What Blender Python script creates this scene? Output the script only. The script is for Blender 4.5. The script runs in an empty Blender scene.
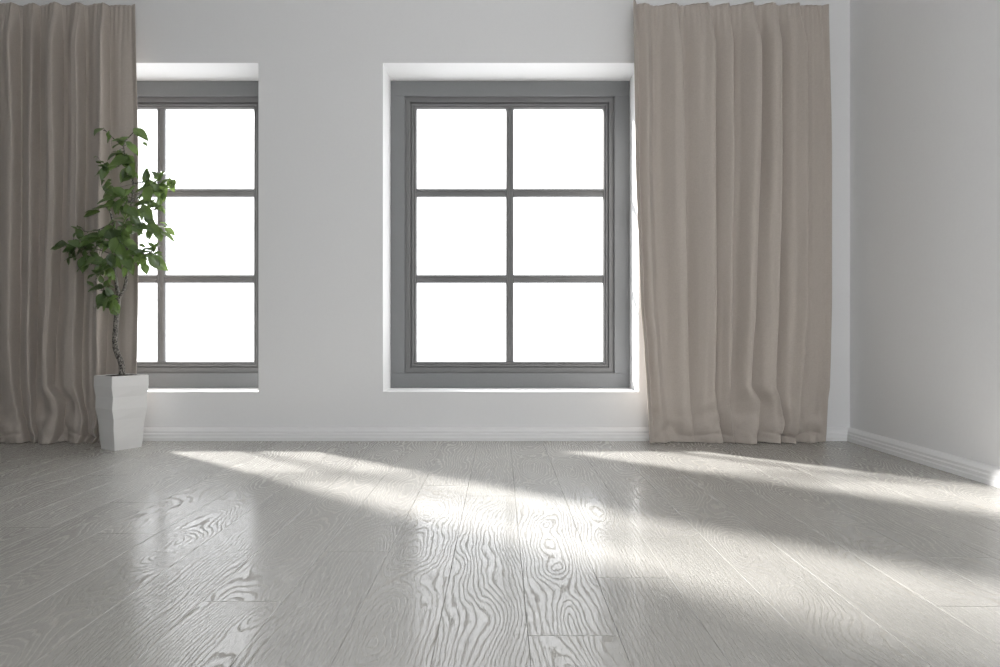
import bpy, bmesh, math, random
from mathutils import Vector, Matrix, noise
C = bpy.context.scene.collection
R = random.Random(7)
F, CAM_H, CAM_Y = 648.0, 0.657, -4.0      # focal length in pixels of the 1000 px frame, eye height, distance to the back wall

def at(px, py, depth):
    """world point seen at a pixel of the photograph at a given depth"""
    return Vector(((px-500)/F*depth, CAM_Y+depth, CAM_H+(333.5-py)/F*depth))

# ------------------------------------------------------------------ helpers
def link(name, bm, mat, parent=None, smooth=False, kind=None):
    me = bpy.data.meshes.new(name)
    bm.normal_update(); bm.to_mesh(me); bm.free()
    if smooth:
        for p in me.polygons: p.use_smooth = True
    if mat: me.materials.append(mat)
    o = bpy.data.objects.new(name, me); C.objects.link(o)
    if parent: o.parent = parent
    if kind: o['kind'] = kind
    return o

def tag(o, label, cat, group=None):
    o['label'] = label; o['category'] = cat
    if group: o['group'] = group
    return o

def empty(name, loc=(0, 0, 0), kind=None):
    o = bpy.data.objects.new(name, None); o.location = loc; C.objects.link(o)
    o.empty_display_size = 0.1
    if kind: o['kind'] = kind
    return o

def box(bm, x0, x1, y0, y1, z0, z1, bevel=0.0):
    g = bmesh.ops.create_cube(bm, size=1.0)
    vs = g['verts']
    for v in vs:
        v.co = Vector((x0+(v.co.x+.5)*(x1-x0), y0+(v.co.y+.5)*(y1-y0), z0+(v.co.z+.5)*(z1-z0)))
    if bevel:
        es = list({e for v in vs for e in v.link_edges})
        bmesh.ops.bevel(bm, geom=es, offset=bevel, segments=2, affect='EDGES', profile=.5)

def prism(bm, prof, a, b, axis='x'):
    """extrude a closed profile of (out, z) pairs from a to b along the axis"""
    ra, rb = [], []
    for (d, z) in prof:
        ra.append(bm.verts.new((a, d, z) if axis == 'x' else (d, a, z)))
        rb.append(bm.verts.new((b, d, z) if axis == 'x' else (d, b, z)))
    n = len(prof)
    for i in range(n):
        j = (i+1) % n
        bm.faces.new((ra[i], ra[j], rb[j], rb[i]))
    bm.faces.new(ra[::-1]); bm.faces.new(rb)
    bmesh.ops.recalc_face_normals(bm, faces=bm.faces)

def tube(bm, pts, rads, seg=10, caps=True):
    rings = []
    n = len(pts)
    for i, p in enumerate(pts):
        t = (pts[min(i+1, n-1)]-pts[max(i-1, 0)]).normalized()
        u = t.cross(Vector((0, 1, .3))).normalized(); w = t.cross(u)
        rings.append([bm.verts.new(p+rads[i]*(math.cos(2*math.pi*k/seg)*u+math.sin(2*math.pi*k/seg)*w)) for k in range(seg)])
    for a, b in zip(rings, rings[1:]):
        for k in range(seg):
            bm.faces.new((a[k], a[(k+1) % seg], b[(k+1) % seg], b[k]))
    if caps:
        bm.faces.new(rings[0][::-1]); bm.faces.new(rings[-1])
    return rings

def spline(pts, n):
    """Catmull-Rom through the points"""
    P = [pts[0]]+list(pts)+[pts[-1]]
    out = []
    for i in range(1, len(P)-2):
        p0, p1, p2, p3 = P[i-1:i+3]
        for k in range(n):
            t = k/n
            out.append(.5*((2*p1)+(p2-p0)*t+(2*p0-5*p1+4*p2-p3)*t*t+(3*p1-p0-3*p2+p3)*t**3))
    out.append(pts[-1].copy())
    return out

def interp(tab, x):
    if x <= tab[0][0]: return tab[0][1]
    for (a, va), (b, vb) in zip(tab, tab[1:]):
        if x <= b:
            t = (x-a)/(b-a); t = t*t*(3-2*t)*.6+t*.4
            return va+(vb-va)*t
    return tab[-1][1]

def sstep(a, b, x):
    t = min(1, max(0, (x-a)/(b-a))); return t*t*(3-2*t)

# ------------------------------------------------------------------ materials
class NT:
    def __init__(s, name):
        s.m = bpy.data.materials.new(name); s.m.use_nodes = True
        s.t = s.m.node_tree; s.t.nodes.clear()
        s.out = s.t.nodes.new('ShaderNodeOutputMaterial')
    def n(s, typ, **kw):
        nd = s.t.nodes.new(typ)
        for k, v in kw.items():
            if k.startswith('_'): setattr(nd, k[1:], v)
            else:
                nd.inputs[k.replace('__', ' ')].default_value = v
        return nd
    def l(s, a, b): s.t.links.new(a, b)
    def math(s, op, a, b=None, c=None, clamp=False):
        nd = s.t.nodes.new('ShaderNodeMath'); nd.operation = op; nd.use_clamp = clamp
        for i, v in enumerate((a, b, c)):
            if v is None: continue
            if isinstance(v, (int, float)): nd.inputs[i].default_value = v
            else: s.l(v, nd.inputs[i])
        return nd.outputs[0]
    def ramp(s, fac, stops, interp='LINEAR'):
        nd = s.t.nodes.new('ShaderNodeValToRGB'); nd.color_ramp.interpolation = interp
        el = nd.color_ramp.elements
        while len(el) < len(stops): el.new(.5)
        for e, (p, c) in zip(el, stops):
            e.position = p; e.color = (*c, 1) if len(c) == 3 else c
        s.l(fac, nd.inputs[0]); return nd.outputs[0]
    def noise(s, vec, scale, detail=2, rough=.5):
        nd = s.n('ShaderNodeTexNoise', Scale=scale, Detail=detail, Roughness=rough)
        if vec is not None: s.l(vec, nd.inputs['Vector'])
        return nd.outputs['Fac']
    def bsdf(s, **kw):
        b = s.n('ShaderNodeBsdfPrincipled')
        for k, v in kw.items(): b.inputs[k.replace('__', ' ')].default_value = v
        s.l(b.outputs[0], s.out.inputs[0]); return b
    def bump(s, h, strength, dist, normal_to):
        b = s.n('ShaderNodeBump', Strength=strength, Distance=dist)
        s.l(h, b.inputs['Height']); s.l(b.outputs[0], normal_to.inputs['Normal']); return b

def mat_plaster(name, col, rough=.85, spec=.2):
    t = NT(name); b = t.bsdf(Base__Color=(*col, 1), Roughness=rough)
    b.inputs['Specular IOR Level'].default_value = spec
    tc = t.n('ShaderNodeTexCoord').outputs['Object']
    n = t.noise(tc, 55, 4, .6)
    c = t.ramp(n, [(.3, tuple(x*.985 for x in col)), (.7, col)])
    t.l(c, b.inputs['Base Color'])
    t.bump(n, .08, .002, b)
    return t.m

def mat_satin(name, col, rough, spec=.5, bump=0.0, bscale=300, vary=.0):
    t = NT(name); b = t.bsdf(Base__Color=(*col, 1), Roughness=rough)
    b.inputs['Specular IOR Level'].default_value = spec
    tc = t.n('ShaderNodeTexCoord').outputs['Object']
    n = t.noise(tc, bscale, 3, .65)
    c = t.ramp(n, [(.3, tuple(x*(1-vary) for x in col)), (.7, tuple(min(1, x*(1+vary)) for x in col))])
    t.l(c, b.inputs['Base Color'])
    if bump: t.bump(n, bump, .001, b)
    return t.m

def mat_floor():
    t = NT('whitewashed_oak')
    b = t.bsdf(Roughness=.3); b.inputs['Specular IOR Level'].default_value = .5
    uv = t.n('ShaderNodeUVMap', _uv_map='grain').outputs[0]
    sp = t.n('ShaderNodeSeparateXYZ'); t.l(uv, sp.inputs[0]); u, v = sp.outputs[0], sp.outputs[1]
    at_ = t.n('ShaderNodeAttribute', _attribute_name='plank')
    sc = t.n('ShaderNodeSeparateColor'); t.l(at_.outputs['Color'], sc.inputs[0])
    xc, z0, br = sc.outputs[0], sc.outputs[1], sc.outputs[2]
    def vec(a, bb, k=0.0):
        c = t.n('ShaderNodeCombineXYZ'); t.l(a, c.inputs[0]); t.l(bb, c.inputs[1])
        if isinstance(k, float): c.inputs[2].default_value = k
        else: t.l(k, c.inputs[2])
        return c.outputs[0]
    M = t.math
    low = t.noise(vec(M('MULTIPLY', u, 2.2), M('MULTIPLY', v, 1.0)), 1.7, 1, .4)
    mid = t.noise(vec(M('MULTIPLY', u, 13), M('MULTIPLY', v, 3.0)), 1.0, 2, .5)
    mid2 = t.noise(vec(M('MULTIPLY', u, 60), M('MULTIPLY', v, 9), 3.0), 1.0, 2, .55)
    # a flat cut through the rings of a log: distance from the pith line
    xx = M('SUBTRACT', u, M('SUBTRACT', xc, .5))
    xx = M('ADD', xx, M('MULTIPLY', M('SUBTRACT', mid, .5), .060))
    zz = M('ADD', M('MULTIPLY', M('SUBTRACT', low, .5), .42), M('SUBTRACT', z0, .5))
    r = M('SQRT', M('ADD', M('MULTIPLY', xx, xx), M('MULTIPLY', zz, zz)))
    r = M('ADD', r, M('MULTIPLY', M('SUBTRACT', mid2, .5), .010))
    ring = M('FRACT', M('MULTIPLY', r, 80.0))
    fine = t.noise(vec(M('MULTIPLY', u, 420), M('MULTIPLY', v, 26)), 1.0, 2, .6)
    fine2 = t.noise(vec(M('MULTIPLY', u, 900), M('MULTIPLY', v, 40), 5.0), 1.0, 1, .5)
    e = M('ADD', ring, M('MULTIPLY', M('SUBTRACT', fine, .5), 1.1))
    groove = t.ramp(e, [(.66, (0, 0, 0)), (.88, (1, 1, 1)), (1.0, (1, 1, 1)), (1.0, (1, 1, 1))])
    pore = t.ramp(fine2, [(.55, (0, 0, 0)), (.72, (1, 1, 1))])
    cloud = t.noise(vec(M('MULTIPLY', u, 5), M('MULTIPLY', v, 2), 9.0), 1.0, 3, .5)
    g = M('MAXIMUM', M('MULTIPLY', groove, .9), M('MULTIPLY', pore, .35))
    mix = t.n('ShaderNodeMix', _data_type='RGBA')
    mix.inputs[6].default_value = (.430, .418, .392, 1); mix.inputs[7].default_value = (.350, .332, .298, 1)
    t.l(M('MULTIPLY', g, .7), mix.inputs[0])
    val = M('ADD', M('MULTIPLY', M('SUBTRACT', br, .5), .12), M('ADD', .94, M('MULTIPLY', cloud, .12)))
    mul = t.n('ShaderNodeMix', _data_type='RGBA', _blend_type='MULTIPLY'); mul.inputs[0].default_value = 1
    t.l(mix.outputs[2], mul.inputs[6])
    cc = t.n('ShaderNodeCombineColor'); [t.l(val, cc.inputs[i]) for i in range(3)]
    t.l(cc.outputs[0], mul.inputs[7]); t.l(mul.outputs[2], b.inputs['Base Color'])
    t.l(M('ADD', .17, M('MULTIPLY', g, .34)), b.inputs['Roughness'])
    t.l(M('SUBTRACT', .62, M('MULTIPLY', g, .42)), b.inputs['Specular IOR Level'])
    h = M('SUBTRACT', 1.0, M('ADD', M('MULTIPLY', groove, .8), M('MULTIPLY', pore, .45)))
    t.bump(h, .55, .0012, b)
    return t.m

def mat_fabric():
    t = NT('taupe_linen'); b = t.bsdf(Roughness=.9); b.inputs['Specular IOR Level'].default_value = .15
    b.inputs['Sheen Weight'].default_value = .15; b.inputs['Sheen Roughness'].default_value = .5
    tc = t.n('ShaderNodeTexCoord').outputs['Object']
    mp = t.n('ShaderNodeMapping'); mp.inputs['Scale'].default_value = (700, 300, 60); t.l(tc, mp.inputs[0])
    n1 = t.noise(mp.outputs[0], 1, 2, .6)
    mp2 = t.n('ShaderNodeMapping'); mp2.inputs['Scale'].default_value = (60, 60, 700); t.l(tc, mp2.inputs[0])
    n2 = t.noise(mp2.outputs[0], 1, 2, .6)
    w = t.math('MULTIPLY', t.math('ADD', n1, n2), .5)
    c = t.ramp(w, [(.35, (.425, .378, .335)), (.65, (.495, .445, .40))]); t.l(c, b.inputs['Base Color'])
    t.bump(w, .15, .0008, b)
    return t.m

def mat_leaf():
    t = NT('green_leaf'); b = t.bsdf(Roughness=.34); b.inputs['Specular IOR Level'].default_value = .8; b.inputs['Coat Weight'].default_value = .25; b.inputs['Coat Roughness'].default_value = .25
    uv = t.n('ShaderNodeUVMap', _uv_map='leaf').outputs[0]
    sp = t.n('ShaderNodeSeparateXYZ'); t.l(uv, sp.inputs[0])
    at_ = t.n('ShaderNodeAttribute', _attribute_name='tint')
    M = t.math
    a = M('ABSOLUTE', sp.outputs[0])
    side = M('FRACT', M('ADD', M('MULTIPLY', sp.outputs[1], 7), M('MULTIPLY', a, -2.2)))
    vein = M('MAXIMUM', M('LESS_THAN', a, .07), M('MULTIPLY', M('GREATER_THAN', side, .88), .5))
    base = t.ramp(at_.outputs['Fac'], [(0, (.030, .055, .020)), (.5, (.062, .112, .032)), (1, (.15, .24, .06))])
    mx = t.n('ShaderNodeMix', _data_type='RGBA'); mx.inputs[7].default_value = (.13, .22, .07, 1)
    t.l(M('MULTIPLY', vein, .5), mx.inputs[0]); t.l(base, mx.inputs[6]); t.l(mx.outputs[2], b.inputs['Base Color'])
    tr = t.n('ShaderNodeBsdfTranslucent'); tr.inputs[0].default_value = (.26, .38, .10, 1)
    ms = t.n('ShaderNodeMixShader'); ms.inputs[0].default_value = .20
    t.l(b.outputs[0], ms.inputs[1]); t.l(tr.outputs[0], ms.inputs[2]); t.l(ms.outputs[0], t.out.inputs[0])
    t.bump(vein, .3, .001, b)
    return t.m

def mat_bark():
    t = NT('grey_bark'); b = t.bsdf(Roughness=.85)
    tc = t.n('ShaderNodeTexCoord').outputs['Object']
    mp = t.n('ShaderNodeMapping'); mp.inputs['Scale'].default_value = (1, 1, .6); t.l(tc, mp.inputs[0])
    n = t.noise(mp.outputs[0], 170, 4, .7)
    t.l(t.ramp(n, [(.42, (.022, .019, .017)), (.5, (.12, .11, .097)), (.58, (.36, .335, .30))]), b.inputs['Base Color'])
    t.bump(n, .8, .004, b)
    return t.m

def mat_glass():
    # a clear pane: lets light straight through, faint mirror of its surface
    t = NT('clear_glass')
    tr = t.n('ShaderNodeBsdfTransparent'); tr.inputs[0].default_value = (.99, .99, .99, 1)
    gl = t.n('ShaderNodeBsdfGlossy'); gl.inputs['Roughness'].default_value = .02
    lw = t.n('ShaderNodeLayerWeight', Blend=.5)
    fr = t.math('ADD', .03, t.math('MULTIPLY', t.math('POWER', lw.outputs['Facing'], 4.0), .6))
    ms = t.n('ShaderNodeMixShader'); t.l(fr, ms.inputs[0])
    t.l(tr.outputs[0], ms.inputs[1]); t.l(gl.outputs[0], ms.inputs[2]); t.l(ms.outputs[0], t.out.inputs[0])
    return t.m

WALL = mat_plaster('white_wall_paint', (.80, .80, .80))
CEIL = mat_plaster('ceiling_paint', (.82, .82, .82))
TRIM = mat_satin('white_trim_paint', (.82, .82, .82), .45, .4)
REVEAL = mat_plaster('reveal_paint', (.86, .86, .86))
GREY = mat_satin('grey_frame_paint', (.212, .216, .220), .6, .4, bump=.25, bscale=420, vary=.10)
GREY2 = mat_satin('grey_sash_paint', (.185, .185, .185), .5, .4, bump=.2, bscale=420, vary=.08)
GLASS = mat_glass(); FLOOR = mat_floor(); FABRIC = mat_fabric()
LEAF = mat_leaf(); BARK = mat_bark()
POT = mat_satin('white_glazed_ceramic', (.79, .785, .77), .13, .5)
SOIL = mat_satin('dark_soil', (.035, .028, .022), .95, .2, bump=1.0, bscale=120, vary=.5)

# ------------------------------------------------------------------ room shell
XL, XR, YR, H = -6.5, 2.16, -5.0, 3.0
OX0, OX1, OZ0, OZ1 = -.723, .857, .297, 2.327          # opening of the nearer window
SH = -2.333                                             # the same window again, further left
YT = .36                                                # wall thickness
def holed_wall(name, xs, zs, holes, y0, y1, mat, reveal=None):
    bm = bmesh.new()
    def quad(*p, mi=0):
        f = bm.faces.new([bm.verts.new(q) for q in p]); f.material_index = mi
    for i in range(len(xs)-1):
        for j in range(len(zs)-1):
            if (i, j) in holes: continue
            a, b, c, d = xs[i], xs[i+1], zs[j], zs[j+1]
            quad((a, y0, c), (b, y0, c), (b, y0, d), (a, y0, d))
            quad((b, y1, c), (a, y1, c), (a, y1, d), (b, y1, d))
    for (i, j) in holes:
        a, b, c, d = xs[i], xs[i+1], zs[j], zs[j+1]
        quad((a, y0, c), (a, y0, d), (a, y1, d), (a, y1, c), mi=1)
        quad((b, y0, d), (b, y0, c), (b, y1, c), (b, y1, d), mi=1)
        if c > 0: quad((a, y0, c), (a, y1, c), (b, y1, c), (b, y0, c), mi=1)
        quad((a, y1, d), (a, y0, d), (b, y0, d), (b, y1, d), mi=1)
    a, b, c, d = xs[0], xs[-1], zs[0], zs[-1]
    quad((a, y0, d), (b, y0, d), (b, y1, d), (a, y1, d)); quad((a, y0, c), (a, y1, c), (b, y1, c), (b, y0, c))
    quad((a, y0, c), (a, y0, d), (a, y1, d), (a, y1, c)); quad((b, y0, c), (b, y1, c), (b, y1, d), (b, y0, d))
    bmesh.ops.remove_doubles(bm, verts=bm.verts, dist=1e-5)
    o = link(name, bm, mat, kind='structure'); o.data.materials.append(reveal or mat); return o
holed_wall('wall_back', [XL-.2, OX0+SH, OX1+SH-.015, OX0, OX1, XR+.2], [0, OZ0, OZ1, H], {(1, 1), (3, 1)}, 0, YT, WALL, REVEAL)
# the room's rear wall, behind the camera, with an unseen opening added and sized to let in fill light
RX0, RX1, RZ1 = -.6, 1.7, 2.6
holed_wall('wall_rear', [XL-.2, RX0, RX1, XR+.2], [0, RZ1, H], {(1, 0)}, YR-.25, YR, WALL)
for nm, a, b in (('wall_right', XR, XR+.2), ('wall_left', XL-.2, XL)):
    bm = bmesh.new(); box(bm, a, b, YR, 0, 0, H); link(nm, bm, WALL, kind='structure')
bm = bmesh.new(); box(bm, XL-.2, XR+.2, YR-.25, YT, H, H+.15); link('ceiling', bm, CEIL, kind='structure')

# ---- floor of long boards, each board bevelled
def make_floor():
    PW, X0, L = .198, .061, 2.0
    known = {-7: -1.87, -4: -2.41, -3: -2.05, -1: -1.38, 0: -2.59, 1: -2.255, 2: -1.91, 5: -2.44, 6: -2.10, -2: -3.2, 3: -3.05, 4: -3.3, 7: -1.3,
             -5: -1.1, -6: -2.95}
    # (pith offset, pith height) of boards nearest the camera: .5 is centred
    look = {(0, 0): (.50, .50), (0, 1): (.53, .46), (-1, 0): (.72, .56), (1, 0): (.49, .47), (-2, 0): (.47, .53), (2, 0): (.56, .55), (3, 0): (.48, .46), (4, 0): (.80, .6),
            (-3, 0): (.53, .45), (-4, 0): (.49, .52), (-4, 1): (.52, .56), (-5, 0): (.46, .5), (5, 0): (.55, .42), (-6, 0): (.52, .44)}
    bm = bmesh.new(); uvl = bm.loops.layers.uv.new('grain'); cl = bm.loops.layers.float_color.new('plank')
    rr = random.Random(3)
    k0 = math.floor((XL-.0-X0)/PW); k1 = math.ceil((XR-X0)/PW)
    g, bv = .0003, .0009
    for k in range(k0, k1):
        xa, xb = max(XL, X0+k*PW), min(XR, X0+(k+1)*PW)
        if xb-xa < .004: continue
        j0 = known.get(k, -rr.uniform(1, 3))
        ys = sorted(y for y in [j0+i*L for i in range(-6, 6)] if YR < y < 0)
        ys = [YR]+ys+[0]
        base = next((i for i in range(len(ys)-1) if abs(ys[i]-j0) < 1e-6), 0)
        for i in range(len(ys)-1):
            ya, yb = ys[i], ys[i+1]
            n0 = (i-base)
            off = rr.uniform(0, 60)
            ax, az = look.get((k, n0), (rr.choice([rr.uniform(.42, .58), rr.uniform(.25, .36), rr.uniform(.64, .75)]), rr.uniform(.40, .60)))
            col = (ax, az, rr.uniform(0, 1), 1)
            x0, x1, y0, y1 = xa+g, xb-g, ya+g, yb-g
            z = 0.0
            top = [(x0+bv, y0+bv, z), (x1-bv, y0+bv, z), (x1-bv, y1-bv, z), (x0+bv, y1-bv, z)]
            lo = [(x0, y0, z-bv*.8), (x1, y0, z-bv*.8), (x1, y1, z-bv*.8), (x0, y1, z-bv*.8)]
            bot = [(x0, y0, -.012), (x1, y0, -.012), (x1, y1, -.012), (x0, y1, -.012)]
            T, Lo, B = [[bm.verts.new(p) for p in q] for q in (top, lo, bot)]
            fs = [bm.faces.new(T)]
            for a in range(4):
                b = (a+1) % 4
                fs.append(bm.faces.new((Lo[a], Lo[b], T[b], T[a]))); fs.append(bm.faces.new((B[a], B[b], Lo[b], Lo[a])))
            xm = (xa+xb)/2
            for f in fs:
                for lp in f.loops:
                    lp[uvl].uv = (lp.vert.co.x-xm, lp.vert.co.y+off); lp[cl] = col
    # the subfloor below the boards
    box(bm, XL-.2, XR+.2, YR-.25, YT, -.1, -.0125)
    return link('floor', bm, FLOOR, kind='structure')
make_floor()

# ---- stepped baseboards
BP = [(0, 0), (.040, 0), (.040, .020), (.036, .026), (.036, .040), (.030, .046), (.030, .058), (.022, .068), (.012, .075), (0, .078)]
bm = bmesh.new(); prism(bm, [(-d, z) for d, z in BP], XL, XR, 'x'); link('baseboard_back', bm, TRIM, kind='structure')
bm = bmesh.new(); prism(bm, [(XR-d, z) for d, z in BP], YR, -.0, 'y'); link('baseboard_right', bm, TRIM, kind='structure')
bm = bmesh.new(); prism(bm, [(XL+d, z) for d, z in BP], YR, -.0, 'y'); link('baseboard_left', bm, TRIM, kind='structure')

# ------------------------------------------------------------------ windows
def make_window(name, dx, label):
    root = empty(name, (dx, 0, 0), 'structure'); root['label'] = label
    X0, X1, Z0, Z1 = OX0, OX1, OZ0, OZ1
    ix0, ix1, iz0, iz1 = -.630, .757, .395, 2.226
    ya, yb = .28, YT-.002
    bm = bmesh.new(); box(bm, X0+.001, X1-.001, ya, yb, iz1, Z1-.001, .002); link('frame_head', bm, GREY, root)
    bm = bmesh.new(); box(bm, X0+.001, X1-.001, ya, yb, Z0+.001, iz0, .002); link('frame_sill', bm, GREY, root)
    for a, b in ((X0+.001, ix0), (ix1, X1-.001)):
        bm = bmesh.new(); box(bm, a, b, ya, yb, iz0+.0006, iz1-.0006, .002); link('frame_jamb', bm, GREY, root)
    gx0, gx1, gz0, gz1 = -.5566, .687, .469, 2.159
    # sash: mitred stepped ring (flat rail, a groove, a rounded bead against the glass)
    def ring(bm, prof):
        loops = []
        for (ins, y) in prof:      # ins = distance inwards from the frame opening, 0..1 of the rail width
            fx0, fx1 = ix0+.001+(gx0-ix0-.001)*ins, ix1-.001-(ix1-.001-gx1)*ins
            fz0, fz1 = iz0+.001+(gz0-iz0-.001)*ins, iz1-.001-(iz1-.001-gz1)*ins
            loops.append([bm.verts.new(p) for p in ((fx0, y, fz0), (fx1, y, fz0), (fx1, y, fz1), (fx0, y, fz1))])
        n = len(loops)
        for i in range(n):
            a, b = loops[i], loops[(i+1) % n]
            for k in range(4):
                bm.faces.new((a[k], a[(k+1) % 4], b[(k+1) % 4], b[k]))
        bmesh.ops.recalc_face_normals(bm, faces=bm.faces)
    bm = bmesh.new()
    ring(bm, [(0, .303), (.44, .303), (.46, .305), (.46, .326), (.53, .326), (.53, .318), (.60, .314), (.70, .314), (.76, .320), (.80, .326), (.84, .322), (.90, .322), (1.0, .332), (1.0, .352), (0, .352)])
    sash = link('sash', bm, GREY2, root)
    # glazing bars: twin rounded beads on a flat bar
    def bar_prof(w):
        h = w/2
        return [(-h, .336), (-h*.80, .329), (-h*.42, .327), (-h*.30, .333), (h*.30, .333), (h*.42, .327), (h*.80, .329), (h, .336), (h, .350), (-h, .350)]
    xm = (gx0+gx1)/2
    bm = bmesh.new()
    P = bar_prof(.053)
    va = [bm.verts.new((xm+a, y, gz0+.0005)) for a, y in P]; vb = [bm.verts.new((xm+a, y, gz1-.0005)) for a, y in P]
    for i in range(len(P)):
        j = (i+1) % len(P); bm.faces.new((va[i], va[j], vb[j], vb[i]))
    bm.faces.new(va[::-1]); bm.faces.new(vb); bmesh.ops.recalc_face_normals(bm, faces=bm.faces)
    link('glazing_bar', bm, GREY2, root)
    zb = [1.022, 1.598]
    for z in zb:
        for a, b in ((gx0+.0005, xm-.0267), (xm+.0267, gx1-.0005)):
            bm = bmesh.new(); prism(bm, [(y, z+q) for q, y in bar_prof(.054)], a, b, 'x'); link('glazing_bar', bm, GREY2, root)
    zz = [gz0]+zb+[gz1]
    for j in range(3):
        for a, b in ((gx0, xm-.0265), (xm+.0265, gx1)):
            z0 = zz[j]+(.027 if j else 0); z1 = zz[j+1]-(.027 if j < 2 else 0)
            bm = bmesh.new(); box(bm, a+.0006, b-.0006,   .340, .345, z0+.0006, z1-.0006); link('pane', bm, GLASS, root)
    return root
make_window('window_1', SH, 'grey six pane window partly behind the plant and curtain')
make_window('window_2', 0, 'grey six pane window beside the lighter curtain')

# ------------------------------------------------------------------ curtains
CY = [3, 150, 300, 350, 385, 402, 422, 442]            # picture heights at which the fold edges were read
EDG = [
    [656, 656, 660, 664, 667, 669, 672, 674],
    [682, 685, 687, 688, 689, 690, 692, 694],
    [713, 714, 713, 712, 712, 714, 718, 722],
    [733, 732, 730, 729, 728, 727, 729, 731],
    [757, 757, 752, 748, 747, 759, 757, 752],
    [779, 779, 777, 775, 775, 778, 783, 779],
    [803, 804, 802, 800, 798, 796, 793, 790],
]
LEFT = [631, 633, 638, 642, 644, 645, 646, 647]
RIGHT = [830, 833, 833, 832, 831, 829, 828, 827]
AMP = [.085, .080, .095, .085, .115, .110, .110, .026]     # how far each fold stands out
PEAK = [.45, .74, .79, .68, .80, .76, .79, .40]
CD = 3.89
def px2x(p): return (p-500)/F*CD
CZ = [CAM_H+(333.5-y)/F*CD for y in CY]; CZ[-1] = 0.0
ZTOP = CZ[0]
def tabz(vals): return sorted(zip(CZ, [px2x(v) for v in vals]))
T_EDG = [tabz(e) for e in EDG]; T_L = tabz(LEFT); T_R = tabz(RIGHT)
def make_curtain(name):
    NU, NV = 560, 230
    bm = bmesh.new(); rows = []
    for j in range(NV+1):
        v = j/NV
        z = ZTOP*(v**1.25)                     # rows packed towards the hem
        lx, rx = interp(T_L, z), interp(T_R, z)
        ed = [lx]+[interp(t, z) for t in T_EDG]+[rx]
        row = []
        for i in range(NU+1):
            s = i/NU*8
            k = min(7, int(s)); t = s-k
            x = ed[k]+(ed[k+1]-ed[k])*t
            # wandering of the folds
            wob = noise.noise(Vector((x*3.1, z*.9, 1.3)))
            low = 1-sstep(.15, .75, z)
            tp = sstep(ZTOP-.30, ZTOP, z)
            pk = (PEAK[k]+.05*wob)*(1-.35*tp)+.5*.35*tp
            w = .5*t/pk if t < pk else .5+.5*(t-pk)/(1-pk)
            f = .5-.5*math.cos(2*math.pi*w)
            a = AMP[k]*(1-.30*low)*(.88+.3*noise.noise(Vector((k*5.3, z*1.1, 4))))
            f += .16*math.sin(t*4*math.pi+k*1.7)*math.sin(math.pi*t)*(.6+.8*noise.noise(Vector((k*2.2, z*.7, 9))))
            d = a*f*(1-.62*tp)
            xo = .027*f*(1 if k not in (0, 7) else .2)*(1-.35*tp)
            # broad secondary folds and the fine gathers below the heading
            d += .007*noise.noise(Vector((x*14, z*.45, 7)))*(1-.2*low)
            d += .0022*noise.noise(Vector((x*46, z*.35, 2)))
            d += .0022*tp*math.sin(x*2*math.pi/.026+2.2*noise.noise(Vector((x*9, z*.6, 5))))
            # the cloth sags and breaks where it meets the floor
            lo2 = 1-sstep(.0, .42, z)
            d += lo2*.045*noise.noise(Vector((x*6.5+z*3.0, z*7, 11)))
            d += lo2*.022*noise.noise(Vector((x*13-z*6, z*13, 17)))
            br = .5+.5*noise.noise(Vector((x*4.4, 0, 23)))
            uu = (x-lx)/(rx-lx)
            roll = sstep(.60, .68, uu)*(1-sstep(.93, 1.0, uu))+.55*sstep(.06, .14, uu)*(1-sstep(.40, .5, uu))
            zc = .052+.040*noise.noise(Vector((x*5.5, 1, 31)))+.008*math.sin(x*21)
            roll *= max(0, .55+1.1*noise.noise(Vector((x*4.2, 2, 37))))
            d += roll*.026*math.exp(-((z-zc-.045)/.040)**2)
            d -= roll*.030*math.exp(-((z-zc)/.012)**2)
            d += .016*math.exp(-(z/.030)**2)*(.4+br)
            # a deep tuck standing beside the roll
            dx = x-px2x(757)-.10*(z-.05)
            d -= .040*math.exp(-(dx/.012)**2)*(1-sstep(.03, .13, z))
            # the side hems: the near one stands out, the far one lies closer to the wall
            eL, eR = 1-sstep(0, .035, i/NU), 1-sstep(0, .03, 1-i/NU)
            d = d*(1-eL)+.100*eL
            d = d*(1-eR)+.022*eR
            d = max(-.012, min(.13, d))
            y = -.075-d
            zo = z+.002*f*sstep(ZTOP-.1, ZTOP, z)
            if z < .10: y = y-.004*noise.noise(Vector((x*40, z*30, 3)))
            row.append(bm.verts.new((x+xo, y, max(.0035, zo))))
        rows.append(row)
    for a, b in zip(rows, rows[1:]):
        for i in range(NU):
            bm.faces.new((a[i], a[i+1], b[i+1], b[i]))
    o = link(name, bm, FABRIC, smooth=True)
    md = o.modifiers.new('cloth_thickness', 'SOLIDIFY'); md.thickness = .0025; md.offset = 1
    return o
cur = make_curtain('curtain')
tag(cur, 'floor length taupe curtain hanging beside the corner, right of the fully visible window', 'curtain', 'taupe window curtains')
c2 = cur.copy(); C.objects.link(c2); c2.location.x = -4.178
tag(c2, 'darker taupe floor length curtain hanging behind the potted tree', 'curtain', 'taupe window curtains')

# ------------------------------------------------------------------ potted tree
PCX, PCY, PD = -2.176, CAM_Y+3.725, 3.725
plant = empty('potted_tree', (PCX, PCY, 0))
tag(plant, 'small leafy green tree in a faceted white square planter on the floor', 'potted plant')
def loc(px, py, dd=0.0): return at(px, py, PD+dd)-Vector((PCX, PCY, 0))

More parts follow.
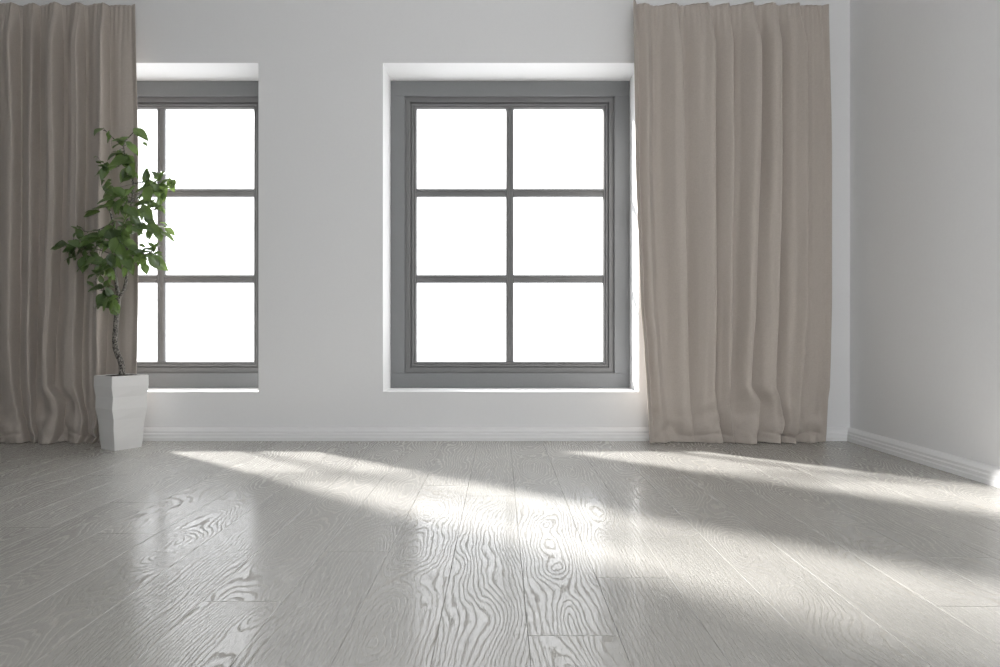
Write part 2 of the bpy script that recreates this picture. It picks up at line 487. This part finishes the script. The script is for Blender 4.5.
S, TH = .2024, math.radians(56.9)
def make_pot():
    bm = bmesh.new()
    lev = [(0, .735, 0), (.055, .79, .012), (.114, .822, -.012), (.1735, .868, .014), (.233, .955, -.012), (.300, .930, .012), (.360, 1.01, -.010), (.419, 1.0, 0)]
    def sq(z, s, tw):
        h = S*s/2
        c, sn = math.cos(TH+tw), math.sin(TH+tw)
        return [bm.verts.new((a*c-b*sn, a*sn+b*c, z)) for a, b in ((-h, -h), (h, -h), (h, h), (-h, h))]
    rings = [sq(z, s, tw) for z, s, tw in lev]
    rings.append(sq(.419, .925, 0)); rings.append(sq(.34, .85, 0))
    bm.faces.new(rings[0][::-1])
    for a, b in zip(rings, rings[1:]):
        for k in range(4):
            bm.faces.new((a[k], a[(k+1) % 4], b[(k+1) % 4], b[k]))
    bm.faces.new(rings[-1])
    es = [e for e in bm.edges if all(v in rings[7] for v in e.verts)]
    bmesh.ops.bevel(bm, geom=es, offset=.0025, segments=2, affect='EDGES')
    return link('planter', bm, POT, plant)
pot = make_pot()
# soil: a lumpy mound filling the planter almost to the rim
bm = bmesh.new(); n = 18; h = S*.905/2; g = []
for j in range(n+1):
    for i in range(n+1):
        a, b = -h+2*h*i/n, -h+2*h*j/n
        z = .415+.003*noise.noise(Vector((a*60, b*60, 0)))+.006*max(0, 1-(a*a+b*b)/(h*h))
        c, sn = math.cos(TH), math.sin(TH)
        g.append(bm.verts.new((a*c-b*sn, a*sn+b*c, z)))
for j in range(n):
    for i in range(n):
        q = j*(n+1)+i; bm.faces.new((g[q], g[q+1], g[q+n+2], g[q+n+1]))
ex = bmesh.ops.extrude_face_region(bm, geom=list(bm.faces))
for v_ in [e for e in ex['geom'] if isinstance(e, bmesh.types.BMVert)]: v_.co.z = .35
bmesh.ops.recalc_face_normals(bm, faces=bm.faces)
link('soil', bm, SOIL, plant, smooth=True)

# trunk and branches
branches = {
    'trunk': ([(122, 383, 0), (122, 372, 0), (121.3, 363, 0), (118, 355, 0), (115.3, 347, .01), (115, 339, .01), (116, 324, .01), (117.3, 310, .005), (118.6, 297, 0)], .0170, .0125),
    'b1': ([(118.6, 299, 0), (116.5, 284, .01), (114.5, 270, .02), (116, 254, .03), (117, 238, .03), (113, 222, .04), (109, 205, .05), (111, 190, .04)], .0115, .0035),
    'b2': ([(118.8, 298, 0), (124, 289, -.01), (127, 275, -.02), (128, 258, -.02), (127, 240, -.01), (127, 222, 0), (132, 200, 0), (133, 182, 0), (128, 166, .0), (124, 150, 0), (124, 140, 0)], .0100, .0030),
}
twigs = [
    [(116, 256, .03), (100, 250, -.02), (82, 247, -.05), (66, 246, -.06)],
    [(114.5, 268, .02), (104, 262, -.06), (92, 264, -.08), (84, 266, -.09)],
    [(118, 300, 0), (112, 296, -.03), (104, 291, -.05)],
    [(118, 305, 0), (113, 303, -.03), (108, 302, -.05)],
    [(128, 250, -.02), (138, 257, -.05), (150, 253, -.06), (158, 256, -.05)],
    [(128, 225, 0), (142, 222, -.03), (152, 231, -.04), (166, 237, -.04)],
    [(132, 202, 0), (143, 194, -.03), (153, 184, -.03), (162, 182, -.02)],
    [(131, 212, 0), (145, 212, -.05), (157, 209, -.05), (160, 214, -.05)],
    [(133, 184, 0), (147, 180, .03), (149, 172, .04)],
    [(112, 215, .04), (104, 206, .0), (92, 209, -.03)],
    [(110, 200, .05), (106, 190, .02), (106, 184, .0)],
    [(126, 160, 0), (114, 168, .02), (106, 164, .03), (101, 162, .03)],
    [(124, 146, 0), (114, 139, -.02), (107, 132, -.02), (103, 130, -.02)],
    [(124, 142, 0), (130, 136, .0), (135, 131, .0), (137, 131, 0)],
    [(113, 222, .04), (98, 230, .0), (82, 231, -.02), (77, 225, -.02)],
]
bm = bmesh.new()
p, r0, r1 = branches['trunk']
q = spline([loc(*a) for a in p], 5)
tube(bm, q, [(r0+(r1-r0)*i/(len(q)-1))*(1+.10*noise.noise(Vector((i*.8, 0, 0)))) for i in range(len(q))], 12)
link('trunk', bm, BARK, plant, smooth=True)
for key in ('b1', 'b2'):
    bm = bmesh.new(); p, r0, r1 = branches[key]
    q = spline([loc(*a) for a in p], 4)
    tube(bm, q, [r0+(r1-r0)*(i/(len(q)-1))**.8 for i in range(len(q))], 9)
    link('branch', bm, BARK, plant, smooth=True)
twig_pts = []; twig_bm = []
for tw in twigs:
    q = spline([loc(*a) for a in tw], 4)
    k = len(twig_bm); twig_bm.append(bmesh.new())
    twig_pts += [(p_, k) for p_ in q]
    tube(twig_bm[k], q, [.0038-.0022*i/(len(q)-1) for i in range(len(q))], 6)

# leaves ---------------------------------------------------------
lbm = bmesh.new(); luv = lbm.loops.layers.uv.new('leaf'); lcol = lbm.loops.layers.float_color.new('tint')
def leaf(base, direc, face, L, W, curl, tint):
    """an ovate pointed leaf: base point, growing direction, the way its upper side faces"""
    d = direc.normalized(); nrm = (face-d*face.dot(d)).normalized(); sd = d.cross(nrm)
    NL, NW = 8, 4
    prof = [.03, .50, .86, 1.0, .97, .83, .60, .31, 0.0]
    grid = []
    ph = R.uniform(0, 6)
    for i in range(NL+1):
        t = i/NL
        row = []
        for k in range(-NW//2, NW//2+1):
            s = k/(NW/2)
            w = W*.5*prof[i]*s
            bend = -curl*L*t*t
            fold = .28*abs(w)+.05*W*math.sin(t*7+ph+s*1.5)*abs(s)
            row.append((lbm.verts.new(base+d*(L*t)+sd*w+nrm*(bend+fold)), s*.5, t))
        grid.append(row)
    for a, b in zip(grid, grid[1:]):
        for k in range(NW):
            q4 = (a[k], a[k+1], b[k+1], b[k])
            f = lbm.faces.new([x[0] for x in q4]); f.smooth = True
            for lp, x in zip(f.loops, q4):
                lp[luv].uv = (x[1]*2, x[2]); lp[lcol] = (tint, tint, tint, 1)
# every row: picture point of the leaf's middle, length in px, the way its tip points on the picture in degrees (0 right, 90 up), turn to camera 0..1, tint, depth
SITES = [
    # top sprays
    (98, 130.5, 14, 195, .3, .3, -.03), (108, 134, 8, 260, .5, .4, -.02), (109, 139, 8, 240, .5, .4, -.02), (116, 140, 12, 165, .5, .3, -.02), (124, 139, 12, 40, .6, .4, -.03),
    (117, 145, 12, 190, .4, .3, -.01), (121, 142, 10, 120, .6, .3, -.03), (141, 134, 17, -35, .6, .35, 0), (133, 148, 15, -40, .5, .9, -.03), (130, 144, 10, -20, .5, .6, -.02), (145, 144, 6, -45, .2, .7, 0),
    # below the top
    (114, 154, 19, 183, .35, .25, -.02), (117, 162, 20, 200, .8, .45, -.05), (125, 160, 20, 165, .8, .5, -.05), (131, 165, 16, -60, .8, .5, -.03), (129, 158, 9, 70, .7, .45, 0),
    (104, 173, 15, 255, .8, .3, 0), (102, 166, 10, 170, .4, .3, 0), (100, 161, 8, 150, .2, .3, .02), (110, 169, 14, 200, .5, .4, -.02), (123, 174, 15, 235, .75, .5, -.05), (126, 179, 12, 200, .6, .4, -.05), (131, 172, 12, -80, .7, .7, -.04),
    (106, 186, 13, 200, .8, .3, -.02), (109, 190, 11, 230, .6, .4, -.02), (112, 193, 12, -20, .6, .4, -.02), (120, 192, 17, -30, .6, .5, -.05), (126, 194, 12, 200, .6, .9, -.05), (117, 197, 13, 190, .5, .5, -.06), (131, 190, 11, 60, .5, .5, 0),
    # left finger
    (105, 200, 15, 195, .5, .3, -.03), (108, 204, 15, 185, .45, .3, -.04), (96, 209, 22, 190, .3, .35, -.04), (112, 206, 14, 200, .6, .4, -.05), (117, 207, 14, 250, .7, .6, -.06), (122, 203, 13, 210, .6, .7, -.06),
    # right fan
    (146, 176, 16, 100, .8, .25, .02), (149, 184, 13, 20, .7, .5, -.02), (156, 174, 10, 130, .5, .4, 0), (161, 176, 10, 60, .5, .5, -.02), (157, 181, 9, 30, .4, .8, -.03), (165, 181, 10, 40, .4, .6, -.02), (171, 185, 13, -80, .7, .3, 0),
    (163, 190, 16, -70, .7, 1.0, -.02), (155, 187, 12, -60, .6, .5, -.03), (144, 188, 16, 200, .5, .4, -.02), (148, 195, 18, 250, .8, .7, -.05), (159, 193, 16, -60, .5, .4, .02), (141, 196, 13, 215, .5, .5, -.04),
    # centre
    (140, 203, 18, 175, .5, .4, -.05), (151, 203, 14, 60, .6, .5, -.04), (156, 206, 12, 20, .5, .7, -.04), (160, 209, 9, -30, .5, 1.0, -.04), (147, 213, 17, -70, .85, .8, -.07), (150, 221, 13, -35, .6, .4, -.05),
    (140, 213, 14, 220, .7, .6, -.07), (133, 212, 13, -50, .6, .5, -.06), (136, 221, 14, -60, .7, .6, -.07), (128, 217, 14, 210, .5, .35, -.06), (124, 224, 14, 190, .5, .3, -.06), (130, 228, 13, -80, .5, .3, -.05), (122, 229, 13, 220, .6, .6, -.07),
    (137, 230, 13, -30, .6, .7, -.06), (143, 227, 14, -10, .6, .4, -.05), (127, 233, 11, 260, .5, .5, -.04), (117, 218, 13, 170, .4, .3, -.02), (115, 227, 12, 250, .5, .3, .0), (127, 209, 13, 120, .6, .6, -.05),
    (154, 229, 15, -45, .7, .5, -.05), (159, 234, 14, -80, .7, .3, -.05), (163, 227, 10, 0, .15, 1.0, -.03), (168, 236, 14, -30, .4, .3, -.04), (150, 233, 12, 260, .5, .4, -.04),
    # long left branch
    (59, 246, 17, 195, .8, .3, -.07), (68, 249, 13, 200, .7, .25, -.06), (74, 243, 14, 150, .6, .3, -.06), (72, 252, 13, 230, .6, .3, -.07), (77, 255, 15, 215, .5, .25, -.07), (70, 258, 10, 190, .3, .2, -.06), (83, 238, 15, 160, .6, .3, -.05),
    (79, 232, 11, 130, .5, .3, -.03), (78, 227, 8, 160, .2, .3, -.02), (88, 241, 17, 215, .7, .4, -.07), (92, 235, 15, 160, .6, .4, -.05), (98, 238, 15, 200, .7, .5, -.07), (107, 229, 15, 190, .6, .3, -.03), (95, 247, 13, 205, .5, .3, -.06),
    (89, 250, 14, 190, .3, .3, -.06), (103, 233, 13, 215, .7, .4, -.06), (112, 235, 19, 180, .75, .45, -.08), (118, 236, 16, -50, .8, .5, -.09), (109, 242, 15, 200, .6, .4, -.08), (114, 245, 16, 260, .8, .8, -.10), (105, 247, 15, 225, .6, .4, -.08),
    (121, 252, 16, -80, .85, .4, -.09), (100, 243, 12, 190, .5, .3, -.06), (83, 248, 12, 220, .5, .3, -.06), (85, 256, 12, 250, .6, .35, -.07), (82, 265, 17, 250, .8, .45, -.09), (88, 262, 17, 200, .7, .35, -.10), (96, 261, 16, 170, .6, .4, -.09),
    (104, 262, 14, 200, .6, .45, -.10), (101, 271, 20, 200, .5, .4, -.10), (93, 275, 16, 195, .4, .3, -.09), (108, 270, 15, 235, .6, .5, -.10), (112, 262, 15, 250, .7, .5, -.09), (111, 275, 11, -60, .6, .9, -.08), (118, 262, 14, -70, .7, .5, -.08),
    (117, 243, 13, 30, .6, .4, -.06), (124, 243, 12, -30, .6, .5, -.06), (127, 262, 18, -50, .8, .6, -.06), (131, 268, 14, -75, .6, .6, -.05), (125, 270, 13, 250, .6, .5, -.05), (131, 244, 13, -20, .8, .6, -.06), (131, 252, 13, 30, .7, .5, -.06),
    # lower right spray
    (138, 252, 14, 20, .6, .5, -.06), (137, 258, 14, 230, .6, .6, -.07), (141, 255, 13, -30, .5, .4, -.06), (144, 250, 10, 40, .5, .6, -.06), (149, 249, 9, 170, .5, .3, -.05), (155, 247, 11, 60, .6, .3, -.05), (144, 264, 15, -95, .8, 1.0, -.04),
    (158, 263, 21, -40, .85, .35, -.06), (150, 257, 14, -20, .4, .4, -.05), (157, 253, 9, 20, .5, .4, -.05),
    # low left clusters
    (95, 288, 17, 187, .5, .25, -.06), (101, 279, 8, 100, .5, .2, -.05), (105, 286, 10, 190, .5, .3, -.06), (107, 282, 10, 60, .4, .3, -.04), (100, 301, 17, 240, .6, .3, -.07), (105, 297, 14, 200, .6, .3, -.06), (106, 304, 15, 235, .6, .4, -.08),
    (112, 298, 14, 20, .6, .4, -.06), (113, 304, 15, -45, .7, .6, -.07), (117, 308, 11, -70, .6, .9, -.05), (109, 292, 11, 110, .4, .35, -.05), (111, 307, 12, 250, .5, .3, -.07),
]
px = PD/F
EXTRA = []
for (x, y, Lp, ang, turn, tint, dd) in SITES:
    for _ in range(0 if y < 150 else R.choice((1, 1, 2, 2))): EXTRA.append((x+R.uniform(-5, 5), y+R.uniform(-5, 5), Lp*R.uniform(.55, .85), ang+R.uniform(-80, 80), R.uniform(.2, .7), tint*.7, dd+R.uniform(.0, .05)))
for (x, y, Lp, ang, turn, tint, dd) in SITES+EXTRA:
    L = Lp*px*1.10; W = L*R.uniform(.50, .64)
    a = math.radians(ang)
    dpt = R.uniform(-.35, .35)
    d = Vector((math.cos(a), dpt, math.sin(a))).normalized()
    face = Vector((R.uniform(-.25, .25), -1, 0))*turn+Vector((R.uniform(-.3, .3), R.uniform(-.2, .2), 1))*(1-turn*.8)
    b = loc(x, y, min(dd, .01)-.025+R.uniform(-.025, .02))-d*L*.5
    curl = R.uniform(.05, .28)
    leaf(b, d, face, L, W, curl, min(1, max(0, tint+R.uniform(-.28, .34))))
    # its stalk runs to the nearest twig
    e, k = min(twig_pts, key=lambda q_: (q_[0]-b).length)
    mid = (b+e)*.5+Vector((0, 0, -.004))
    tube(twig_bm[k], [e, mid, b+d*.004], [.0016, .0013, .001], 5)
for bm in twig_bm: link('twig', bm, BARK, plant, smooth=True)
fo = link('foliage', lbm, LEAF, plant)

# ------------------------------------------------------------------ light
w = bpy.data.worlds.new('overcast_white'); bpy.context.scene.world = w; w.use_nodes = True
bg = w.node_tree.nodes['Background']; bg.inputs[0].default_value = (.955, .975, 1.0, 1); bg.inputs[1].default_value = 2.6
sun = bpy.data.lights.new('sun', 'SUN'); sun.energy = 10.8; sun.angle = math.radians(4.2); sun.color = (1, .98, .955)
so = bpy.data.objects.new('sun', sun); C.objects.link(so)
hd = Vector((1.19, -1.0, 0)); hd.z = -hd.length*.48
so.rotation_euler = hd.to_track_quat('-Z', 'Y').to_euler(); so.location = (-6, 5, 5)

# ------------------------------------------------------------------ camera
cam = bpy.data.cameras.new('camera'); cam.sensor_width = 36; cam.lens = F*36/1000; cam.clip_start = .05
co = bpy.data.objects.new('camera', cam); C.objects.link(co)
co.location = (0, CAM_Y, CAM_H); co.rotation_euler = (math.pi/2, 0, 0)
sc = bpy.context.scene; sc.camera = co
vs = sc.view_settings; vs.view_transform = 'Standard'; vs.look = 'None'; vs.gamma = 1; vs.use_curve_mapping = False
vs.exposure = 0.47
try:
    sc.cycles.use_denoising = True; sc.cycles.max_bounces = 14; sc.cycles.diffuse_bounces = 8; sc.cycles.glossy_bounces = 4; sc.cycles.transparent_max_bounces = 16
    sc.cycles.sample_clamp_indirect = 8
except Exception: pass
